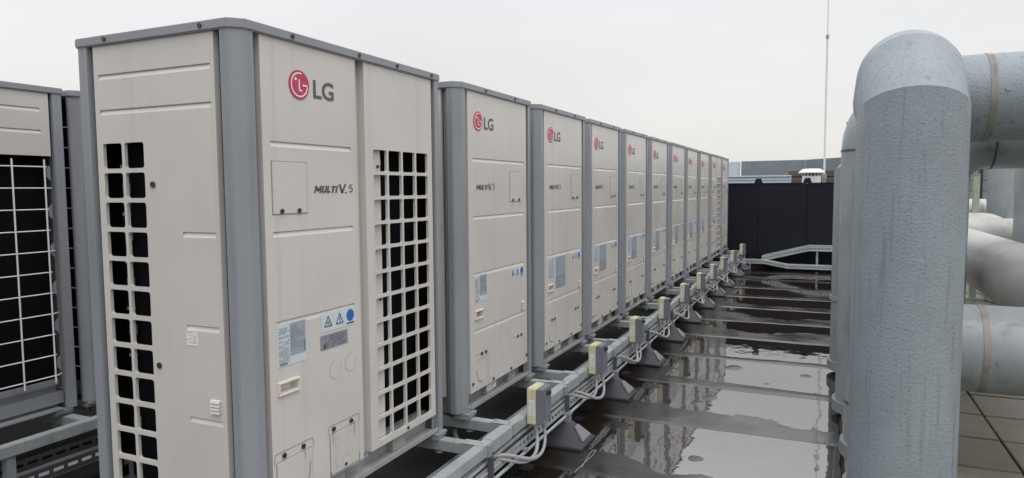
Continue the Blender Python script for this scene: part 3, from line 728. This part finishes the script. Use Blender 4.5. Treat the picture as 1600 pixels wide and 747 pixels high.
ring(A, (A2X,-2.40,AZ), (0,1,0), r, .028, STAIN); bolt(A, (A2X-r*.985, -2.455, AZ+.02), (-1,0,.1))
# pipe D: low riser turning to the right behind the tall one
DX, DY, DZ = 2.61, -2.004, .68
pD = MB(); pD.tube([(DX,DY,.05)] + elbow((DX,DY,0), (DX,DY,DZ), (DX,-5,DZ), .34, 8) + [(DX,-4.4,DZ)], r, 48)
D_ = tag(pD.build('insulated_pipe', PIPEH, smooth=50), 'low grey pipe with a brown stained joint running over the pavers', 'pipe')
ring(D_, (DX,-2.40,DZ), (0,1,0), r, .028, STAIN); bolt(D_, (DX-r*.985,-2.45,DZ-.02), (-1,0,-.1)); ring(D_, (DX,DY,.335), (0,0,1), r, .012, SEAM, 'seam')
ring(D_, (DX,DY,.075), (0,0,1), r, .07, GALVD, 'base_collar', .02)
# pipe B: second riser just behind, rounded elbow towards the right
BX, BY, BZ = 3.45, -1.970, 2.06
pB = MB(); pB.tube([(BX,BY,.05)] + elbow((BX,BY,0), (BX,BY,BZ), (BX,-5,BZ), .30, 8) + [(BX,-4.6,BZ)], r, 48)
B_ = tag(pB.build('insulated_pipe', PIPEH, smooth=50), 'second grey riser pipe with a smooth elbow, directly behind the mitred one', 'pipe')
ring(B_, (BX,BY,1.755), (0,0,1), r, .012, SEAM, 'seam'); ring(B_, (BX,BY-.31,BZ), (0,1,0), r, .012, SEAM, 'seam')
for a in (20, 48):
    q = Vector((BX, BY-.30+(.30+r)*math.cos(R(a)), BZ-.30+(.30+r)*math.sin(R(a)))); bolt(B_, q-Vector((0, math.cos(R(a)), math.sin(R(a))))*.004, (0, math.cos(R(a)), math.sin(R(a))), .009)
ring(B_, (BX,BY,.075), (0,0,1), r, .07, GALVD, 'base_collar', .02)
# pipe C: third riser with a mitred shoulder
CX, CY = 4.6, -1.942
pC = MB(); pC.tube(soft([(CX,CY,.05), (CX,CY,1.57), (CX+.19,CY-.12,1.72), (8.2,CY-.16,1.72), (8.2,CY-.16,.05)], r, .006), r, 40)
C_ = tag(pC.build('insulated_pipe', PIPE, smooth=18), 'third grey riser pipe with a sloped shoulder, behind the smooth-elbowed one', 'pipe')
ring(C_, (CX,CY,.62), (0,0,1), r, .035, PIPEH, 'joint_band', .010)
ring(C_, (CX,CY,.075), (0,0,1), r, .07, GALVD, 'base_collar', .02)
pI = MB(); pI.tube([(4.2,-2.36,.05)] + elbow((4.2,-2.36,0), (4.2,-2.36,1.865), (4.2,-5,1.865), .30, 8) + [(4.2,-4.7,1.865)], r, 44)
I_ = tag(pI.build('insulated_pipe', PIPEH, smooth=50), 'grey crosswise pipe running just beneath the stained top pipe', 'pipe')
ring(I_, (4.2,-2.70,1.865), (0,1,0), r, .014, SEAM, 'seam'); ring(I_, (4.2,-2.36,.075), (0,0,1), r, .07, GALVD, 'base_collar', .02)
# pipe E: pale pipe running along the roof
pE = MB(); pE.tube([(8.6,-4.6,.895)] + elbow((8.6,-4.6,.895), (8.6,-2.88,.895), (4,-2.88,.895), .36, 7) + elbow((8.6,-2.88,.895), (3.26,-2.88,.895), (3.26,-5,.895), .30, 7)+[(3.26,-4.6,.895)], r, 44)
E_ = tag(pE.build('insulated_pipe', PIPEW, smooth=50), 'pale off-white pipe running lengthwise above the pavers behind the stained low pipe', 'pipe')
ring(E_, (7.55,-2.88,.895), (1,0,0), r, .02, SEAM, 'seam'); ring(E_, (6.2,-2.88,.895), (1,0,0), r, .10, STAIN, 'joint_band', .0015); ring(E_, (6.9,-2.88,.895), (1,0,0), r, .05, PIPEW, 'joint_band', .004)
# far pipework
def simple_pipe(name_label, pts, rr, m, bands=()):
    b = MB(); b.tube(pts, rr, 28); o = tag(b.build('insulated_pipe', m, smooth=50), name_label, 'pipe')
    for c_, ax in bands: ring(o, c_, ax, rr, .03, SEAM, 'seam')
    return o
simple_pipe('slim grey upright pipe rising behind the pale crosswise pipes', [(9.6,-3.80,.05),(9.6,-3.80,2.35)], .15, PIPEH, [((9.6,-3.80,1.9),(0,0,1))])
simple_pipe('grey upright pipe next to the pale elbow pipe', [(8.0,-3.79,.05),(8.0,-3.79,2.4)], .16, PIPEH)
simple_pipe('pale crosswise pipe with an elbow, in front of the slim upright pipe', [(8.97,-3.0,1.01)]+elbow((8.97,-3.0,1.01),(8.97,-3.72,1.01),(8.97,-3.72,0),.22,6)+[(8.97,-3.72,.05)], .165, PIPEW, [((8.97,-3.3,1.01),(0,1,0))])
simple_pipe('pale crosswise pipe behind the slim upright pipe', [(11.6,-3.2,1.16),(11.6,-5.6,1.16)], .15, PIPEW, [((11.6,-4.0,1.16),(0,1,0))])
b = MB(); b.box(-.035,.035,-.035,.035,0,1.62); b.box(-.10,.10,-.10,.10,0,.03); b.box(-.04,.04,-.04,.04,1.62,1.635)
tag(b.build('marker_post', GREEN, bevel=.004, loc=(9.0,-3.425,.04)), 'slim pale green post standing among the far pipes', 'post')
for x, y, zt in ((11.6,-4.3,1.0),):
    b = MB(); b.box(-.03,.03,-.03,.03,0,zt-.02); b.box(-.1,.1,-.1,.1,0,.02); b.box(-.06,.06,-.14,.14,zt-.02,zt+.012)
    tag(b.build('pipe_stand', GALVD, loc=(x,y,.045)), 'short steel stand under the far crosswise pipe', 'pipe stand')

# ------------------------------------------------------------------ dark end wall, trays, parapet and roof furniture
WX = 12.32
wl = empty('screen_wall', (WX, 0, 0), 'low navy black panelled screen wall closing the aisle', 'wall')
edges = [1.9, .55, -.49, -1.345, -2.3, -3.3]
for i in range(len(edges)-1):
    b = MB(); b.box(0, .05, edges[i+1]+.003, edges[i]-.003, .0, 1.588); b.build('wall_panel', NAVY, wl, bevel=.003)
b = MB(); b.box(.051, .09, -3.29, 1.89, 0, 1.58); b.build('wall_core', BLACK, wl)
b = MB(); b.box(-.012, .095, -3.3, 1.9, 1.589, 1.603); b.build('wall_cap', NAVY, wl)
for y in (.55, -.49, -1.345, -2.3):
    b = MB(); b.prism([(-.075,0),(.075,0),(.045,.085),(-.045,.085)], .0, .05, lambda u, v, w_: (w_, y+u, 1.6035+v)); b.build('wall_bracket', NAVY, wl)
def tray_thing(label, pts, wd, h, legs):
    t_ = empty('cable_tray', (pts[0][0], pts[0][1], pts[0][2]), label, 'cable tray'); o_ = Vector(pts[0])
    rel = [Vector(p)-o_ for p in pts]
    b = MB()
    for i in range(len(rel)-1):
        a, c_ = rel[i], rel[i+1]; b.add([(a.x,a.y,a.z),(c_.x,c_.y,c_.z),(c_.x+wd,c_.y,c_.z),(a.x+wd,a.y,a.z),(a.x,a.y,a.z-.003),(c_.x,c_.y,c_.z-.003),(c_.x+wd,c_.y,c_.z-.003),(a.x+wd,a.y,a.z-.003)], [(0,1,2,3),(7,6,5,4),(0,4,5,1),(2,6,7,3)])
    b.build('tray_floor', GALVD, t_)
    lid = MB()
    for i in range(len(rel)-1):
        a, c_ = rel[i], rel[i+1]; lid.add([(a.x-.004,a.y,a.z+h),(c_.x-.004,c_.y,c_.z+h),(c_.x+wd+.004,c_.y,c_.z+h),(a.x+wd+.004,a.y,a.z+h),(a.x-.004,a.y,a.z+h+.006),(c_.x-.004,c_.y,c_.z+h+.006),(c_.x+wd+.004,c_.y,c_.z+h+.006),(a.x+wd+.004,a.y,a.z+h+.006)], [(0,1,2,3),(7,6,5,4),(0,4,5,1),(2,6,7,3)])
    lid.build('tray_lid', GALV, t_)
    for nm, ox in (('outer_side', 0), ('inner_side', wd)):
        b = MB(); tray_side(b, [tuple(p+Vector((ox,0,0))) for p in rel], h, .03, .03); b.build(nm, GALV, t_)
    for (x, y, z0, z1) in legs:
        b = MB(); b.box(x-.018, x+.018, y-.018, y+.018, z0, z1); b.build('tray_leg', GALV, t_)
    return t_
tray_thing('lidded steel cable tray ramping up against the dark wall', [(11.99,-.60,.155),(11.99,-1.40,.365),(11.99,-2.6,.365)], .3, .085, [(.1,-.94,-.13,.208),(.1,-1.9,-.13,.208)])
tray_thing('low steel cable tray crossing the wet roof before the dark wall', [(11.78,-.20,.125),(11.78,-.66,.125),(11.78,-1.05,.055),(11.78,-2.6,.055)], .2, .06, [(.1,-1.3,-.05,-.072),(.1,-.2,-.12,-.004)])
# parapet behind
pp_ = empty('parapet', (18,.5,0), 'grey metal parapet with panel joints behind the dark wall', 'parapet')
ppts = [(18,.44),(18,.24),(17.9,-1.15),(16.6,-2.2),(15.2,-6),(14.6,-11)]
for i in range(len(ppts)-1):
    (xa,ya),(xb,yb) = ppts[i], ppts[i+1]; n_ = 3 if i >= 3 else 1
    for k in range(n_):
        a = Vector((xa+(xb-xa)*k/n_, ya+(yb-ya)*k/n_, 0)); c_ = Vector((xa+(xb-xa)*(k+1)/n_, ya+(yb-ya)*(k+1)/n_, 0)); d = (c_-a).normalized(); a += d*.008; c_ -= d*.008; nn = Vector((-d.y, d.x, 0))*-.15
        if nn.x < 0: nn = -nn
        o0 = Vector((18,.5,0)); b = MB(); zt = 2.225
        q = [a-o0, c_-o0, c_+nn-o0, a+nn-o0]; b.add([(v.x,v.y,0) for v in q]+[(v.x,v.y,zt) for v in q], [(0,3,2,1),(4,5,6,7),(0,1,5,4),(1,2,6,5),(2,3,7,6),(3,0,4,7)]); b.build('parapet_panel', PARA, pp_, bevel=.006)
b = MB(); b.prism([(.45,0),(.40,2.19),(1.6,2.19),(1.6,0)], 0, .3, lambda u, v, w_: (w_, u-.5, v)); b.add([], []); 
tag(b.build('plant_housing', PALE, bevel=.01, loc=(17.2,.5,0)), 'pale blue-grey metal housing with a slanted edge beside the parapet', 'housing')
# pale duct run behind the wall
dr = empty('roof_duct', (14.8, .6, 1.6), 'pale blue metal duct with ledges lying behind the dark wall', 'duct')
b = MB(); b.box(0, .3, -1.55, .8, -1.6, .185); b.build('duct_body', PALE, dr, bevel=.006)
for z, d in ((.155, .04), (.085, .03), (.02, .05)):
    b = MB(); b.box(-d, -.001, -1.56, .8, z, z+.022); b.build('duct_ledge', PALE, dr, bevel=.002)
# brown slatted box
lb = empty('slatted_box', (15.3, -1.4, 0), 'brown slatted timber box behind the white roof ventilator', 'box')
b = MB(); b.box(.02, .8, -.5, .5, 0, 1.88); b.build('box_core', BLACK, lb)
for k in range(13):
    b = MB(); z = .08+k*.14; b.box(-.02+.004*(k % 3), .018, -.52, .52, z, z+.122); b.build('slat', BROWN, lb, bevel=.004)
# white roof ventilator
rv = empty('roof_ventilator', (14.2, -1.38, 1.0), 'white mushroom-shaped roof ventilator standing before the brown slatted box', 'ventilator')
b = MB(); b.prism([(-.21,0),(.21,0),(.175,.75),(-.175,.75)], -.2, .2, lambda u, v, w_: (w_, u, v)); b.build('ventilator_base', WPAINT, rv, bevel=.006)
b = MB(); b.tube([(0,0,.752),(0,0,.80)], .17, 24); b.build('throat', BLACK, rv)
for k in range(16):
    a = k/16*2*math.pi; b = MB(); b.box(.172, .186, -.014, .014, .752, .806); o = b.build('throat_fin', WPAINT, rv); o.rotation_euler.z = a
b = MB(); b.tube([(0,0,.806),(0,0,.822),(0,0,.86),(0,0,.90)], [.255,.26,.225,.165], 28); b.build('cowl', WPAINT, rv, smooth=40)
b = MB(); b.box(-.3,.3,-.3,.3,-1.0,-.001); b.build('kerb', PALE, rv)
# lightning rod
ms = empty('lightning_rod', (14.9,-1.618,0), 'tall slim white lightning rod rising beside the roof ventilator', 'lightning rod')
b = MB(); b.tube([(0,0,1.72),(0,0,4.72)], .021, 12); b.build('lower_pole', WPAINT, ms); b = MB(); b.tube([(0,0,4.72),(0,0,7.2)], [.014,.008], 10); b.build('upper_pole', WPAINT, ms)
b = MB(); b.tube([(0,0,4.68),(0,0,4.76)], .031, 12); b.build('pole_joint', GALVD, ms); b = MB(); b.tube([(0,0,.2),(0,0,1.72)], .04, 12); b.tube([(0,0,0),(0,0,.2)], [.22,.2], 20); b.tube([(0,0,1.70),(0,0,1.80)], .055, 12); b.build('pole_foot', GALVD, ms)
# far dark cladding at the right, seen between the pipes
fc = empty('roof_plantroom', (14.0,-4.0,0), 'dark slate plantroom cladding seen between the far pipes', 'plantroom')
for k in range(9):
    b = MB(); z = .02+k*.2; b.box(0, .05, -2.2, .45, z, z+.192); b.build('cladding_board', PARA if k > 6 else GREYP, fc, bevel=.004)
b = MB(); b.box(.052, .3, -2.2, .45, 0, 1.82); b.build('plantroom_core', BLACK, fc)
for y in (-.35, -1.0): 
    b = MB(); b.box(-.03, -.001, y, y+.05, 0, 1.84); b.build('cladding_post', BLACK, fc)

# unseen dark screen added behind the rear row to block low sky light
light_block = empty('screen_wall', (0, 3.4, 0), 'added dark light-blocking screen, unseen behind the rear row of units', 'wall')
for k in range(7):
    b = MB(); x = -4+k*2.4; b.box(x+.003, x+2.397, 0, .05, -.02, 1.5); b.build('wall_panel', NAVY, light_block, bevel=.003)
